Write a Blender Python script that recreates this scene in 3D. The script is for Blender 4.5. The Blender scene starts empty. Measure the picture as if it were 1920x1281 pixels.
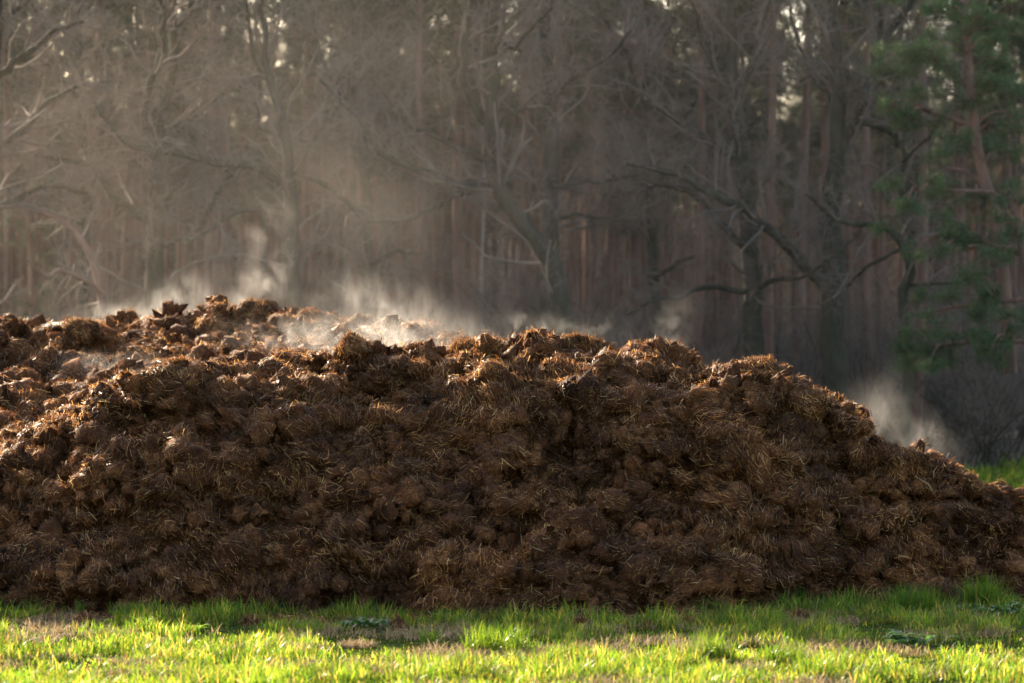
import bpy, math
import numpy as np
from mathutils import Vector

rng = np.random.default_rng(11)
C = bpy.context.scene.collection
SC = bpy.context.scene
R = math.radians

# ------------------------------------------------------------------ camera
F = 1920 * 100 / 36.0                 # focal length in photo pixels
CAMZ, TILT = 2.3, 0.0
cam_d = bpy.data.cameras.new('camera'); cam = bpy.data.objects.new('camera', cam_d); C.objects.link(cam)
cam.location = (0, 0, CAMZ); cam.rotation_euler = (math.pi / 2 + TILT, 0, 0)
cam_d.lens = 100; cam_d.sensor_width = 36; cam_d.clip_start = 0.5; cam_d.clip_end = 2000
cam_d.dof.use_dof = True; cam_d.dof.focus_distance = 25.6; cam_d.dof.aperture_fstop = 1.8
SC.camera = cam

# ------------------------------------------------------------------ sky and sun
SUN_EL, SUN_AZ = R(21), R(31)         # sun stands behind the heap, turned to the left of the view
S_DIR = Vector((-math.sin(SUN_AZ) * math.cos(SUN_EL), math.cos(SUN_AZ) * math.cos(SUN_EL), math.sin(SUN_EL)))
W = bpy.data.worlds.new('World'); SC.world = W; W.use_nodes = True
nt = W.node_tree; bg = nt.nodes['Background']
sky = nt.nodes.new('ShaderNodeTexSky'); sky.sky_type = 'NISHITA'; sky.sun_disc = False
sky.sun_elevation = SUN_EL; sky.sun_rotation = -SUN_AZ
sky.air_density = 1.0; sky.dust_density = 3.0; sky.ozone_density = 0.3
nt.links.new(sky.outputs[0], bg.inputs[0]); bg.inputs[1].default_value = 0.115
sun_d = bpy.data.lights.new('sun', 'SUN'); sun_d.energy = 5.0; sun_d.angle = R(0.5); sun_d.color = (1.0, 0.82, 0.60)
sun = bpy.data.objects.new('sun', sun_d); C.objects.link(sun)
sun.rotation_euler = S_DIR.to_track_quat('Z', 'Y').to_euler(); sun.location = (-30, 40, 30)
SC.view_settings.view_transform = 'Standard'; SC.view_settings.look = 'None'
SC.view_settings.exposure = 1.9; SC.view_settings.gamma = 1
SC.cycles.use_denoising = True
SC.cycles.volume_step_rate = 1.0; SC.cycles.volume_max_steps = 256
SC.cycles.max_bounces = 8; SC.cycles.volume_bounces = 1
SC.cycles.sample_clamp_indirect = 4.0

# ------------------------------------------------------------------ helpers
K = 0.68                              # size of the forest relative to a mature one: young slender trees
def fd(D): return 49 + (D - 73) * 0.75
def ray(px, py):
    u = (px - 960) / F; v = (640.5 - py) / F
    c, s = math.cos(TILT), math.sin(TILT)
    return np.array([u, c - v * s, s + v * c])
def P(px, py, D):
    d = ray(px, py); k = D / d[1]
    return np.array([d[0] * k, D, CAMZ + d[2] * k])
def G(px, py):
    d = ray(px, py); k = -CAMZ / d[2]
    return np.array([d[0] * k, d[1] * k, 0.0])

def link(name, mesh, mat, parent=None):
    o = bpy.data.objects.new(name, mesh); C.objects.link(o)
    if mat is not None and not mesh.materials: mesh.materials.append(mat)
    if parent is not None: o.parent = parent
    return o
def tag(o, label=None, cat=None, group=None, kind=None):
    if label: o['label'] = label
    if cat: o['category'] = cat
    if group: o['group'] = group
    if kind: o['kind'] = kind
    return o
def empty(name, loc, label, cat, group=None):
    o = bpy.data.objects.new(name, None); C.objects.link(o); o.location = tuple(loc); o.empty_display_size = 0.2
    return tag(o, label, cat, group)
def copy_tree(o, loc, rz, s, label=None, group=None):
    c = o.copy(); C.objects.link(c); c.location = tuple(loc); c.rotation_euler = (0, 0, rz); c.scale = (s, s, s)
    if label: c['label'] = label
    if group: c['group'] = group
    for ch in list(o.children):
        k = ch.copy(); C.objects.link(k); k.parent = c
    return c

def mesh(name, V, Fq=None, Ft=None, smooth=False):
    V = np.asarray(V, np.float32).reshape(-1, 3)
    me = bpy.data.meshes.new(name)
    me.vertices.add(len(V)); me.vertices.foreach_set('co', V.ravel())
    loops, starts, n = [], [], 0
    if Fq is not None and len(Fq):
        Fq = np.asarray(Fq, np.int32); loops.append(Fq.ravel()); starts.append(np.arange(len(Fq)) * 4); n = Fq.size
    if Ft is not None and len(Ft):
        Ft = np.asarray(Ft, np.int32); loops.append(Ft.ravel()); starts.append(n + np.arange(len(Ft)) * 3)
    loops = np.concatenate(loops).astype(np.int32); starts = np.concatenate(starts).astype(np.int32)
    me.loops.add(len(loops)); me.loops.foreach_set('vertex_index', loops)
    me.polygons.add(len(starts)); me.polygons.foreach_set('loop_start', starts)
    if smooth: me.polygons.foreach_set('use_smooth', np.ones(len(starts), bool))
    me.update(calc_edges=True); me.validate()
    return me

def two(name, va, qa, vb, qb, ma, mb, parent):
    me = mesh(name, *join([(va, qa), (vb, qb)])); me.materials.append(ma); me.materials.append(mb)
    me.polygons.foreach_set('material_index', np.r_[np.zeros(len(qa), np.int32), np.ones(len(qb), np.int32)].astype(np.int32)); return link(name, me, ma, parent)
def norm(a): return a / np.maximum(np.linalg.norm(a, axis=-1, keepdims=True), 1e-9)
def tubes(Pt, Rd, S):
    """K polylines of M points -> vertices and quads of K tapered tubes."""
    Pt = np.asarray(Pt, float); K, M, _ = Pt.shape
    T = norm(np.gradient(Pt, axis=1)) if M > 2 else norm(np.repeat(Pt[:, 1:2] - Pt[:, :1], 2, 1))
    mt = np.abs(T.mean(1)); ref = np.eye(3)[np.argmin(mt, 1)][:, None, :]
    n1 = norm(np.cross(T, ref)); n2 = np.cross(T, n1)
    a = np.arange(S) * 2 * math.pi / S
    V = Pt[:, :, None, :] + np.asarray(Rd)[:, :, None, None] * (n1[:, :, None, :] * np.cos(a)[:, None] + n2[:, :, None, :] * np.sin(a)[:, None])
    i = (np.arange(K)[:, None, None] * M + np.arange(M - 1)[None, :, None]) * S
    j = np.arange(S)[None, None, :]; j2 = (j + 1) % S
    Q = np.stack([i + j, i + j2, i + S + j2, i + S + j], -1).reshape(-1, 4)
    return V.reshape(-1, 3), Q
def join(parts):
    V, Q, n = [], [], 0
    for v, q in parts:
        V.append(v); Q.append(np.asarray(q) + n); n += len(v)
    return np.concatenate(V), np.concatenate(Q)

def hsh(i, j, k, s):
    h = (i.astype(np.int64) * 73856093) ^ (j.astype(np.int64) * 19349663) ^ (k.astype(np.int64) * 83492791) ^ (s * 2654435761)
    h &= 0xffffffff
    h = ((h ^ (h >> 16)) * 0x45d9f3b) & 0xffffffff
    h = ((h ^ (h >> 16)) * 0x45d9f3b) & 0xffffffff
    return ((h ^ (h >> 16)) & 0xffffff) / float(0xffffff)
def vnoise(X, s):
    I = np.floor(X); f = X - I; f = f * f * (3 - 2 * f); I = I.astype(np.int64)
    out = 0
    for a in (0, 1):
        wa = f[:, 0] if a else 1 - f[:, 0]
        for b in (0, 1):
            wb = f[:, 1] if b else 1 - f[:, 1]
            for c in (0, 1):
                wc = f[:, 2] if c else 1 - f[:, 2]
                out = out + wa * wb * wc * hsh(I[:, 0] + a, I[:, 1] + b, I[:, 2] + c, s)
    return out * 2 - 1
def fbm(X, s, o=3):
    return sum(vnoise(X * 2 ** k, s + k) * 0.5 ** k for k in range(o))
def clods(X, s, fill=1.0):
    """Rounded lumps with sharp creases between them, 0..1 (cell size 1)."""
    I = np.floor(X).astype(np.int64); best = np.zeros(len(X))
    for a in (-1, 0, 1):
        for b in (-1, 0, 1):
            for c in (-1, 0, 1):
                i, j, k = I[:, 0] + a, I[:, 1] + b, I[:, 2] + c
                q = np.stack([i + hsh(i, j, k, s), j + hsh(i, j, k, s + 1), k + hsh(i, j, k, s + 2)], -1)
                r = 0.55 + 0.5 * hsh(i, j, k, s + 3); am = (0.45 + 0.55 * hsh(i, j, k, s + 4)) * fill
                d2 = ((X - q) ** 2).sum(1) / (r * r)
                best = np.maximum(best, am * np.maximum(0, 1 - d2) ** 0.75)
    return best

# ------------------------------------------------------------------ materials
def mat(name):
    m = bpy.data.materials.new(name); m.use_nodes = True
    t = m.node_tree; b = t.nodes['Principled BSDF']
    b.inputs['Specular IOR Level'].default_value = 0.25
    return m, t, b
def ramp(t, stops):
    n = t.nodes.new('ShaderNodeValToRGB'); e = n.color_ramp.elements
    while len(e) < len(stops): e.new(0.5)
    for el, (p, c) in zip(e, stops): el.position = p; el.color = (*c, 1)
    return n
def noise(t, scale, detail=5, rough=0.6, coord='Object', dist=0.0, stretch=None):
    tc = t.nodes.new('ShaderNodeTexCoord'); n = t.nodes.new('ShaderNodeTexNoise')
    n.inputs['Scale'].default_value = scale; n.inputs['Detail'].default_value = detail
    n.inputs['Roughness'].default_value = rough; n.inputs['Distortion'].default_value = dist
    src = tc.outputs[coord]
    if stretch:
        mp = t.nodes.new('ShaderNodeMapping'); mp.inputs['Scale'].default_value = stretch
        t.links.new(src, mp.inputs[0]); src = mp.outputs[0]
    t.links.new(src, n.inputs['Vector']); return n
def bump(t, b, n, strength, dist):
    k = t.nodes.new('ShaderNodeBump'); k.inputs['Strength'].default_value = strength; k.inputs['Distance'].default_value = dist
    t.links.new(n.outputs[0], k.inputs['Height']); t.links.new(k.outputs[0], b.inputs['Normal'])
def thin(name, stops, trans, rough=0.5, spec=0.3, tcol=None, coord_scale=None):
    """Straw, blades, needles: colour varies from piece to piece, light passes through."""
    m, t, b = mat(name)
    g = t.nodes.new('ShaderNodeNewGeometry'); r = ramp(t, stops)
    t.links.new(g.outputs['Random Per Island'], r.inputs[0])
    col = r.outputs[0]
    if coord_scale:
        nz = noise(t, coord_scale, 3); mx = t.nodes.new('ShaderNodeMix'); mx.data_type = 'RGBA'; mx.blend_type = 'MULTIPLY'; mx.inputs[0].default_value = 1
        r2 = ramp(t, [(0.34, (0.50, 0.46, 0.46)), (0.5, (1.0, 0.96, 0.93)), (0.65, (1.6, 1.55, 1.45))]); t.links.new(nz.outputs[0], r2.inputs[0])
        t.links.new(col, mx.inputs[6]); t.links.new(r2.outputs[0], mx.inputs[7]); col = mx.outputs[2]
    t.links.new(col, b.inputs['Base Color']); b.inputs['Roughness'].default_value = rough
    b.inputs['Specular IOR Level'].default_value = spec
    tr = t.nodes.new('ShaderNodeBsdfTranslucent'); ms = t.nodes.new('ShaderNodeMixShader'); ms.inputs[0].default_value = trans
    if tcol:
        mx = t.nodes.new('ShaderNodeMix'); mx.data_type = 'RGBA'; mx.blend_type = 'MULTIPLY'; mx.inputs[0].default_value = 1
        t.links.new(col, mx.inputs[6]); mx.inputs[7].default_value = (*tcol, 1); t.links.new(mx.outputs[2], tr.inputs[0])
    else: t.links.new(col, tr.inputs[0])
    t.links.new(b.outputs[0], ms.inputs[1]); t.links.new(tr.outputs[0], ms.inputs[2])
    t.links.new(ms.outputs[0], t.nodes['Material Output'].inputs['Surface'])
    return m
def solid(name, stops, scale, rough=0.9, bs=0.6, bd=0.02, stretch=None, detail=6):
    m, t, b = mat(name)
    n = noise(t, scale, detail, 0.65, stretch=stretch); r = ramp(t, stops)
    t.links.new(n.outputs[0], r.inputs[0]); t.links.new(r.outputs[0], b.inputs['Base Color'])
    b.inputs['Roughness'].default_value = rough; bump(t, b, n, bs, bd)
    return m

def manure():
    m, t, b = mat('manure'); tc = t.nodes.new('ShaderNodeTexCoord'); lk = t.links.new
    def fibre(seed, warp, sc):
        w = t.nodes.new('ShaderNodeTexNoise'); w.inputs['Scale'].default_value = 2.6; w.inputs['Detail'].default_value = 3
        sh = t.nodes.new('ShaderNodeVectorMath'); sh.operation = 'ADD'; sh.inputs[1].default_value = (seed * 7.3, seed * 3.1, seed * 5.7); lk(tc.outputs['Object'], sh.inputs[0]); lk(sh.outputs[0], w.inputs['Vector'])
        ma = t.nodes.new('ShaderNodeVectorMath'); ma.operation = 'MULTIPLY_ADD'; lk(w.outputs['Color'], ma.inputs[0]); ma.inputs[1].default_value = (warp,) * 3; lk(sh.outputs[0], ma.inputs[2])
        mp = t.nodes.new('ShaderNodeMapping'); mp.inputs['Rotation'].default_value = (seed * 1.3, seed * 0.7, seed * 2.1); mp.inputs['Scale'].default_value = sc; lk(ma.outputs[0], mp.inputs[0])
        n = t.nodes.new('ShaderNodeTexNoise'); n.inputs['Scale'].default_value = 1; n.inputs['Detail'].default_value = 3; n.inputs['Roughness'].default_value = 0.7; lk(mp.outputs[0], n.inputs['Vector']); return n
    f1, f2 = fibre(1, 0.9, (7, 75, 75)), fibre(2, 0.8, (95, 9, 95))
    mx = t.nodes.new('ShaderNodeMath'); mx.operation = 'MAXIMUM'; lk(f1.outputs[0], mx.inputs[0]); lk(f2.outputs[0], mx.inputs[1])
    big = noise(t, 2.5, 6, 0.65); ad = t.nodes.new('ShaderNodeMath'); ad.operation = 'MULTIPLY_ADD'; lk(big.outputs[0], ad.inputs[0]); ad.inputs[1].default_value = 0.55; lk(mx.outputs[0], ad.inputs[2])
    r = ramp(t, [(0.62, (0.024, 0.008, 0.0025)), (0.80, (0.110, 0.040, 0.0135)), (0.92, (0.24, 0.105, 0.038)), (1.0, (0.38, 0.20, 0.078))]); lk(ad.outputs[0], r.inputs[0])
    pt = noise(t, 1.3, 4, 0.6, dist=0.6); pr = ramp(t, [(0.34, (0.42, 0.39, 0.40)), (0.5, (1.0, 0.96, 0.93)), (0.64, (1.55, 1.45, 1.3))]); lk(pt.outputs[0], pr.inputs[0])
    mm = t.nodes.new('ShaderNodeMix'); mm.data_type = 'RGBA'; mm.blend_type = 'MULTIPLY'; mm.inputs[0].default_value = 1; lk(r.outputs[0], mm.inputs[6]); lk(pr.outputs[0], mm.inputs[7]); lk(mm.outputs[2], b.inputs['Base Color'])
    b.inputs['Roughness'].default_value = 0.85; b.inputs['Specular IOR Level'].default_value = 0.2; k = t.nodes.new('ShaderNodeBump'); k.inputs['Strength'].default_value = 0.9; k.inputs['Distance'].default_value = 0.02
    lk(mx.outputs[0], k.inputs['Height']); lk(k.outputs[0], b.inputs['Normal']); return m
M_heap = manure()
M_straw = thin('straw', [(0.0, (0.036, 0.012, 0.004)), (0.42, (0.150, 0.058, 0.019)), (0.74, (0.32, 0.150, 0.052)), (0.92, (0.55, 0.32, 0.11)), (1.0, (0.68, 0.50, 0.25))], 0.55, 0.45, 0.4, coord_scale=1.6)
M_grass = thin('grass_blade', [(0.0, (0.030, 0.080, 0.012)), (0.45, (0.075, 0.145, 0.015)), (0.78, (0.145, 0.195, 0.018)), (0.90, (0.23, 0.20, 0.05)), (1.0, (0.30, 0.22, 0.11))], 0.55, 0.42, 0.4, tcol=(2.35, 2.2, 1.3), coord_scale=3.5)
M_tuft = thin('tuft_blade', [(0.0, (0.03, 0.08, 0.012)), (0.6, (0.065, 0.14, 0.016)), (1.0, (0.12, 0.18, 0.022))], 0.5, 0.35, 0.5, tcol=(3.0, 2.4, 0.9))
M_dry = thin('dry_stalk', [(0.0, (0.16, 0.10, 0.05)), (1.0, (0.42, 0.32, 0.18))], 0.4, 0.6, 0.2)
M_weed = thin('weed_leaf', [(0.0, (0.04, 0.10, 0.03)), (1.0, (0.08, 0.16, 0.045))], 0.35, 0.4, 0.4, tcol=(1.8, 2.0, 1.2))
M_herb = thin('herb_leaf', [(0.0, (0.10, 0.20, 0.02)), (1.0, (0.20, 0.28, 0.03))], 0.5, 0.4, 0.4, tcol=(1.8, 1.8, 1.0))
M_soil = solid('meadow_soil', [(0.3, (0.035, 0.028, 0.014)), (0.5, (0.035, 0.055, 0.012)), (0.7, (0.10, 0.09, 0.035))], 6, 0.95, 0.8, 0.02)
M_soil.node_tree.nodes['Principled BSDF'].inputs['Specular IOR Level'].default_value = 0.0
M_litter = solid('leaf_litter', [(0.3, (0.05, 0.035, 0.025)), (0.55, (0.10, 0.07, 0.045)), (0.75, (0.16, 0.11, 0.07))], 4, 0.95, 0.8, 0.03)
M_oak = solid('oak_bark', [(0.3, (0.030, 0.028, 0.016)), (0.5, (0.060, 0.053, 0.034)), (0.72, (0.10, 0.085, 0.062))], 5, 0.95, 1.0, 0.05, stretch=(1, 1, 0.35))
M_twig = solid('twig_bark', [(0.3, (0.13, 0.100, 0.082)), (0.7, (0.25, 0.195, 0.155))], 2, 0.9, 0.2, 0.01)
M_pine = solid('pine_bark', [(0.3, (0.10, 0.064, 0.052)), (0.5, (0.21, 0.118, 0.084)), (0.75, (0.34, 0.195, 0.130))], 3, 0.9, 1.0, 0.04, stretch=(1, 1, 0.25))
M_pale = solid('pale_bark', [(0.35, (0.14, 0.12, 0.10)), (0.65, (0.38, 0.34, 0.29))], 3, 0.9, 0.5, 0.02, stretch=(1, 1, 0.5))
M_needle = thin('pine_needle', [(0.0, (0.032, 0.058, 0.026)), (0.6, (0.068, 0.108, 0.046)), (1.0, (0.13, 0.175, 0.078))], 0.35, 0.5, 0.3, tcol=(1.8, 1.9, 1.1))
M_needle_dull = thin('high_needle', [(0.0, (0.03, 0.045, 0.025)), (1.0, (0.075, 0.09, 0.05))], 0.3, 0.6, 0.2)
M_wood = thin('wood_mass', [(0.0, (0.06, 0.05, 0.045)), (0.5, (0.11, 0.08, 0.065)), (0.85, (0.15, 0.10, 0.075)), (1.0, (0.06, 0.075, 0.04))], 0.3, 0.8, 0.1)

# ------------------------------------------------------------------ ground
def sheet(name, x0, x1, y0, y1, z, m, nx=60, ny=60, amp=0.0):
    xs = np.linspace(x0, x1, nx); ys = np.linspace(y0, y1, ny)
    X, Y = np.meshgrid(xs, ys); V = np.stack([X.ravel(), Y.ravel(), np.full(X.size, z)], -1)
    if amp: V[:, 2] += amp * fbm(V * 0.3, 5, 2)
    i = (np.arange(ny - 1)[:, None] * nx + np.arange(nx - 1)).ravel()
    o = link(name, mesh(name, V, np.stack([i, i + 1, i + nx + 1, i + nx], -1), smooth=True), m)
    return tag(o, kind='structure')
sheet('ground', -140, 100, -20, 230, 0.0, M_soil)
def hill():
    xs = np.linspace(-140, 100, 121); ys = np.linspace(118, 229, 40); X, Y = np.meshgrid(xs, ys)
    V = np.stack([X.ravel(), Y.ravel(), 0 * X.ravel()], -1); k = np.clip((V[:, 1] - 118) / 38, 0, 1)
    V[:, 2] = 0.02 + 13.2 * k * k * (3 - 2 * k) * 1.12 + k * 1.2 * fbm(V * 0.07, 15, 3)
    i = (np.arange(39)[:, None] * 121 + np.arange(120)).ravel()
    tag(link('hills', mesh('hills', V, np.stack([i, i + 1, i + 122, i + 121], -1), smooth=True), M_litter), kind='structure')
hill()
sheet('forest_floor', -100, 70, 49.5, 200, 0.03, M_litter)

# ------------------------------------------------------------------ manure heap
base_px = np.array([-600, 0, 400, 900, 1200, 1400, 1600, 1900, 2300]); base_D = np.array([24.6, 24.35, 24.25, 23.9, 23.9, 24.2, 24.75, 25.15, 25.4])
def crest(pts, slope_f=None, slope_b=0.6, r0=0.35):
    out = []
    for px, py, D in pts:
        q = P(px, py, D); sf = slope_f if slope_f else q[2] / max(0.5, D - np.interp(px, base_px, base_D))
        out.append((*q, sf, slope_b, r0))
    return np.array(out)
CRESTS = [
    crest([(345, 710, 26.2), (440, 690, 26.5), (560, 674, 26.8), (640, 668, 26.9), (760, 676, 26.9), (860, 662, 27.0), (960, 648, 27.0), (1080, 650, 27.0), (1200, 668, 26.9), (1300, 682, 26.8),
           (1400, 696, 26.7), (1480, 718, 26.6), (1540, 744, 26.6), (1580, 780, 26.5), (1620, 826, 26.4), (1690, 850, 26.3), (1750, 872, 26.2), (1820, 902, 26.1), (1870, 932, 26.0), (1930, 972, 25.9), (2020, 1038, 25.9), (2120, 1098, 25.9)], None, 0.62, 0.30),
    crest([(-700, 703, 36), (-300, 643, 36), (0, 629, 36), (60, 623, 36), (130, 619, 36), (240, 607, 35.8), (330, 618, 35.6), (400, 602, 35.4), (460, 590, 35.4), (580, 597, 35.0), (640, 613, 34.6), (720, 620, 34), (800, 641, 33), (880, 665, 32)], 0.085, 0.6, 0.5),
    crest([(-700, 960, 25.6), (-300, 925, 25.6), (0, 905, 25.5), (150, 885, 25.5), (330, 850, 25.5), (430, 800, 25.6), (545, 765, 25.7), (600, 790, 25.8), (660, 850, 25.7)], None, 0.30, 0.25),
]
def H(x, y):
    hs = []
    for cr in CRESTS:
        best = np.full(x.shape, 1e9); zz = np.zeros_like(best); sl = np.zeros_like(best); rr = np.zeros_like(best)
        for a, b in zip(cr[:-1], cr[1:]):
            d = b[:2] - a[:2]; t = np.clip(((x - a[0]) * d[0] + (y - a[1]) * d[1]) / (d @ d), 0, 1)
            cx = a[0] + t * d[0]; cy = a[1] + t * d[1]; ds = np.hypot(x - cx, y - cy)
            m = ds < best; best = np.where(m, ds, best)
            c = a + t[..., None] * (b - a)
            front = np.clip(0.5 + (cy - y) / 0.8, 0, 1)
            s = c[..., 3] * front + c[..., 4] * (1 - front)
            zz = np.where(m, c[..., 2], zz); sl = np.where(m, s, sl); rr = np.where(m, c[..., 5], rr)
        hs.append(zz - sl * (np.sqrt(best ** 2 + rr ** 2) - rr) - (0.20 * np.maximum(0, 28.4 - y) + 1.0 * np.maximum(0, np.interp(x, [-9, -3.6, -2.2, 0], [25.9, 25.9, 28.6, 29.5]) - y) + 0.75 * np.maximum(0, x + 0.3) if len(hs) == 1 else 0))
    hs = np.stack(hs); k = 9.0
    mx = hs.max(0)
    return mx + np.log(np.exp(k * (hs - mx)).sum(0)) / k
def grid_normals(V, nx, ny, soft=0):
    A = V.reshape(ny, nx, 3); n = np.cross(np.gradient(A, axis=1), np.gradient(A, axis=0))
    n = norm(n)
    for _ in range(soft):
        n[1:-1] = (n[:-2] + 2 * n[1:-1] + n[2:]) / 4; n[:, 1:-1] = (n[:, :-2] + 2 * n[:, 1:-1] + n[:, 2:]) / 4
    return norm(n).reshape(-1, 3)
xs = np.concatenate([np.linspace(-8.4, -5.3, 60)[:-1], np.linspace(-5.3, 5.4, 720), np.linspace(5.4, 6.2, 26)[1:]])
ys = np.concatenate([np.linspace(22.9, 27.4, 400)[:-1], np.linspace(27.4, 36.6, 360)[:-1], np.linspace(36.6, 41.5, 60)])
nx, ny = len(xs), len(ys)
Xs, Y = np.meshgrid(xs, ys); X = Xs * Y / 26.5; Z = H(X, Y)
def box(A, r, ax):
    n = A.shape[ax]; A = np.moveaxis(A, ax, 0); c = np.concatenate([np.zeros((1,) + A.shape[1:]), np.cumsum(A, 0)]); i = np.arange(n); lo, hi = np.maximum(i - r, 0), np.minimum(i + r + 1, n)
    return np.moveaxis((c[hi] - c[lo]) / (hi - lo)[:, None], 0, ax)
for _ in range(2): Z = box(box(Z, 14, 1), 11, 0)
V = np.stack([X.ravel(), Y.ravel(), Z.ravel()], -1)
V[:, 2] += 0.10 * fbm(V * np.array([0.9, 0.9, 0.9]), 3, 2)
edge = np.clip((V[:, 2] + 0.25) / 0.5, 0, 1)
Nn = grid_normals(V, nx, ny)
down = np.array([0, -0.25, -0.25])
wob = np.stack([fbm(V * 2.6, 21, 3), fbm(V * 2.6, 31, 3), fbm(V * 2.6, 41, 3)], -1)
for cell, amp, seed, soft in ((1.05, 0.36, 100, 30), (0.48, 0.34, 200, 12), (0.22, 0.17, 300, 5), (0.10, 0.09, 400, 3)):
    Nn = grid_normals(V, nx, ny, soft)
    X3 = (V + wob * 0.55 * min(1, cell * 1.2)) / cell * np.array([0.68, 1, 1.6])
    d = (0.62 if cell < 0.9 else 1.0) * (clods(X3, seed) - 0.42)
    if cell < 0.3: d = d * 0.7 + 0.5 * (0.45 - np.abs(fbm(X3 * np.array([0.8, 1, 1.1]) + 9, seed + 7, 3)))   # torn edges instead of round lumps
    V = V + (Nn + down * (d > 0)[:, None]) * (d * amp * (0.35 + 0.65 * edge))[:, None]
def ledge(f, s, w):   # torn layers: each swells out downwards, then breaks back under itself
    q = V[:, 2] * f + w * fbm(V * np.array([1.1, 1.1, 1.6]), s, 3) + 0.25 * fbm(V * 5, s + 5, 2); q = 1 - (q - np.floor(q))
    return np.minimum(q, (1 - q) * 5) * np.clip(0.5 + 1.2 * fbm(V * 0.9, s + 9, 2), 0, 1) * edge
Nn = grid_normals(V, nx, ny, 6)
V += (Nn + np.array([0, -0.2, -0.1])) * (0.20 * ledge(2.3, 700, 1.5) + 0.11 * ledge(4.6, 800, 2.0) - 0.06)[:, None]
Nn = grid_normals(V, nx, ny, 2)
V += Nn * (0.11 * fbm(V * np.array([4.5, 6, 8]), 65, 4) + 0.035 * fbm(V * 15, 61, 2) + 0.03 * (1 - np.abs(fbm(V * 7, 71, 2))) - 0.02)[:, None]
V[:, 2] = np.maximum(V[:, 2], -0.12)
Nn = grid_normals(V, nx, ny)
i = (np.arange(ny - 1)[:, None] * nx + np.arange(nx - 1)).ravel()
Fq = np.stack([i, i + 1, i + nx + 1, i + nx], -1)
Fq = Fq[(V[Fq, 2].max(1) > -0.11)]
HV, HN = V, Nn
heap = empty('manure_heap', (0, 27, 0), 'large steaming heap of dark brown manure and straw on the grass', 'manure heap')
def under(o, root):
    o.parent = root; o.matrix_parent_inverse = root.matrix_world.inverted() if False else __import__('mathutils').Matrix.Translation(-Vector(root.location)); return o
bpy.context.view_layer.update()
under(link('heap_body', mesh('heap_body', V, Fq, smooth=True), M_heap), heap)

def straw_strips(Pc, Nc, Dc, L, Wd, lift, curl, rg):
    """Bent strips: K x 3 sections x 2 verts."""
    K = len(Pc)
    B = norm(np.cross(Nc, Dc) + 0.5 * rg.normal(size=(K, 3)) * 0.6)
    t = np.array([-0.5, 0.0, 0.5])[None, :, None]
    c = Pc[:, None] + Dc[:, None] * (t * L[:, None, None]) + Nc[:, None] * lift[:, None, None] \
        + (curl[:, None, None] * L[:, None, None]) * (t ** 2 - 0.12) * norm(rg.normal(size=(K, 3)) - Nc * 0.8)[:, None]
    w = np.array([0.7, 1.0, 0.5])[None, :, None] * Wd[:, None, None] * 0.5
    Vv = np.stack([c - B[:, None] * w, c + B[:, None] * w], 2).reshape(-1, 3)
    k = np.arange(K)[:, None] * 6
    q = np.concatenate([k + np.array([0, 1, 3, 2]), k + np.array([2, 3, 5, 4])], 1).reshape(-1, 4)
    return Vv, q
def straw_on(Vs, Ns, idx, rg, l0=0.05, l1=0.16, wide=1.0):
    K = len(idx); p = Vs[idx] + rg.normal(size=(K, 3)) * 0.006; n = Ns[idx]
    g = np.stack([fbm(p * 2.2, 81, 2), fbm(p * 2.2, 86, 2), fbm(p * 2.2, 91, 2)], -1) * 1.6   # strands lie together clod by clod
    d = norm(g + rg.normal(size=(K, 3)) * 0.55 + np.array([0, 0, -0.2]))
    d = norm(d - n * (d * n).sum(1, keepdims=True) * rg.uniform(0.35, 1.0, (K, 1)))
    L = l0 + (l1 - l0) * rg.random(K) ** 2.2; Wd = wide * (0.0032 + 0.0058 * rg.random(K) ** 1.6)
    return straw_strips(p, n, d, L, Wd, 0.004 + 0.024 * rg.random(K) ** 1.7, rg.normal(size=K) * 0.8, rg)
fa, fb = V[Fq[:, 2]] - V[Fq[:, 0]], V[Fq[:, 3]] - V[Fq[:, 1]]
wgt = np.linalg.norm(np.cross(fa, fb), axis=1); fc = V[Fq].mean(1)
wgt *= (fc[:, 0] > -0.205 * fc[:, 1]) & (fc[:, 2] > -0.05) & (fc[:, 1] < 37.3); wgt *= np.where(fc[:, 1] < 28, 1.0, 0.6); wgt *= np.clip(0.9 + 0.8 * fbm(fc * 2.0, 555, 3), 0.45, 1.6); wgt = np.minimum(wgt, np.percentile(wgt[wgt > 0], 99.97)); wgt /= wgt.sum()
Nv = norm(grid_normals(V, nx, ny, 3))
def spots(n):
    f = Fq[rng.choice(len(Fq), n, p=wgt)]; w = rng.dirichlet((1, 1, 1, 1), n)[:, :, None]
    return (V[f] * w).sum(1), norm((Nv[f] * w).sum(1))
a = straw_on(*spots(800000), np.arange(800000), rng, 0.03, 0.135)
b_ = straw_on(*spots(15000), np.arange(15000), rng, 0.10, 0.22, 1.25)
sv, sq = join([a, b_])
o = under(link('loose_straw', mesh('loose_straw', sv, sq), M_straw), heap); o['kind'] = 'stuff'

def project(Vs):
    c, s = math.cos(TILT), math.sin(TILT); d = Vs - np.array([0, 0, CAMZ])
    f = d[:, 1] * c + d[:, 2] * s; up = -d[:, 1] * s + d[:, 2] * c
    return np.stack([960 + F * d[:, 0] / f, 640.5 - F * up / f], -1)
HP = project(HV)
def on_heap(px, py):
    m = np.hypot(HP[:, 0] - px, HP[:, 1] - py); c = np.where(m < max(5.0, m.min() + 1))[0]
    return HV[c[np.argmin(HV[c, 1])]]

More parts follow.
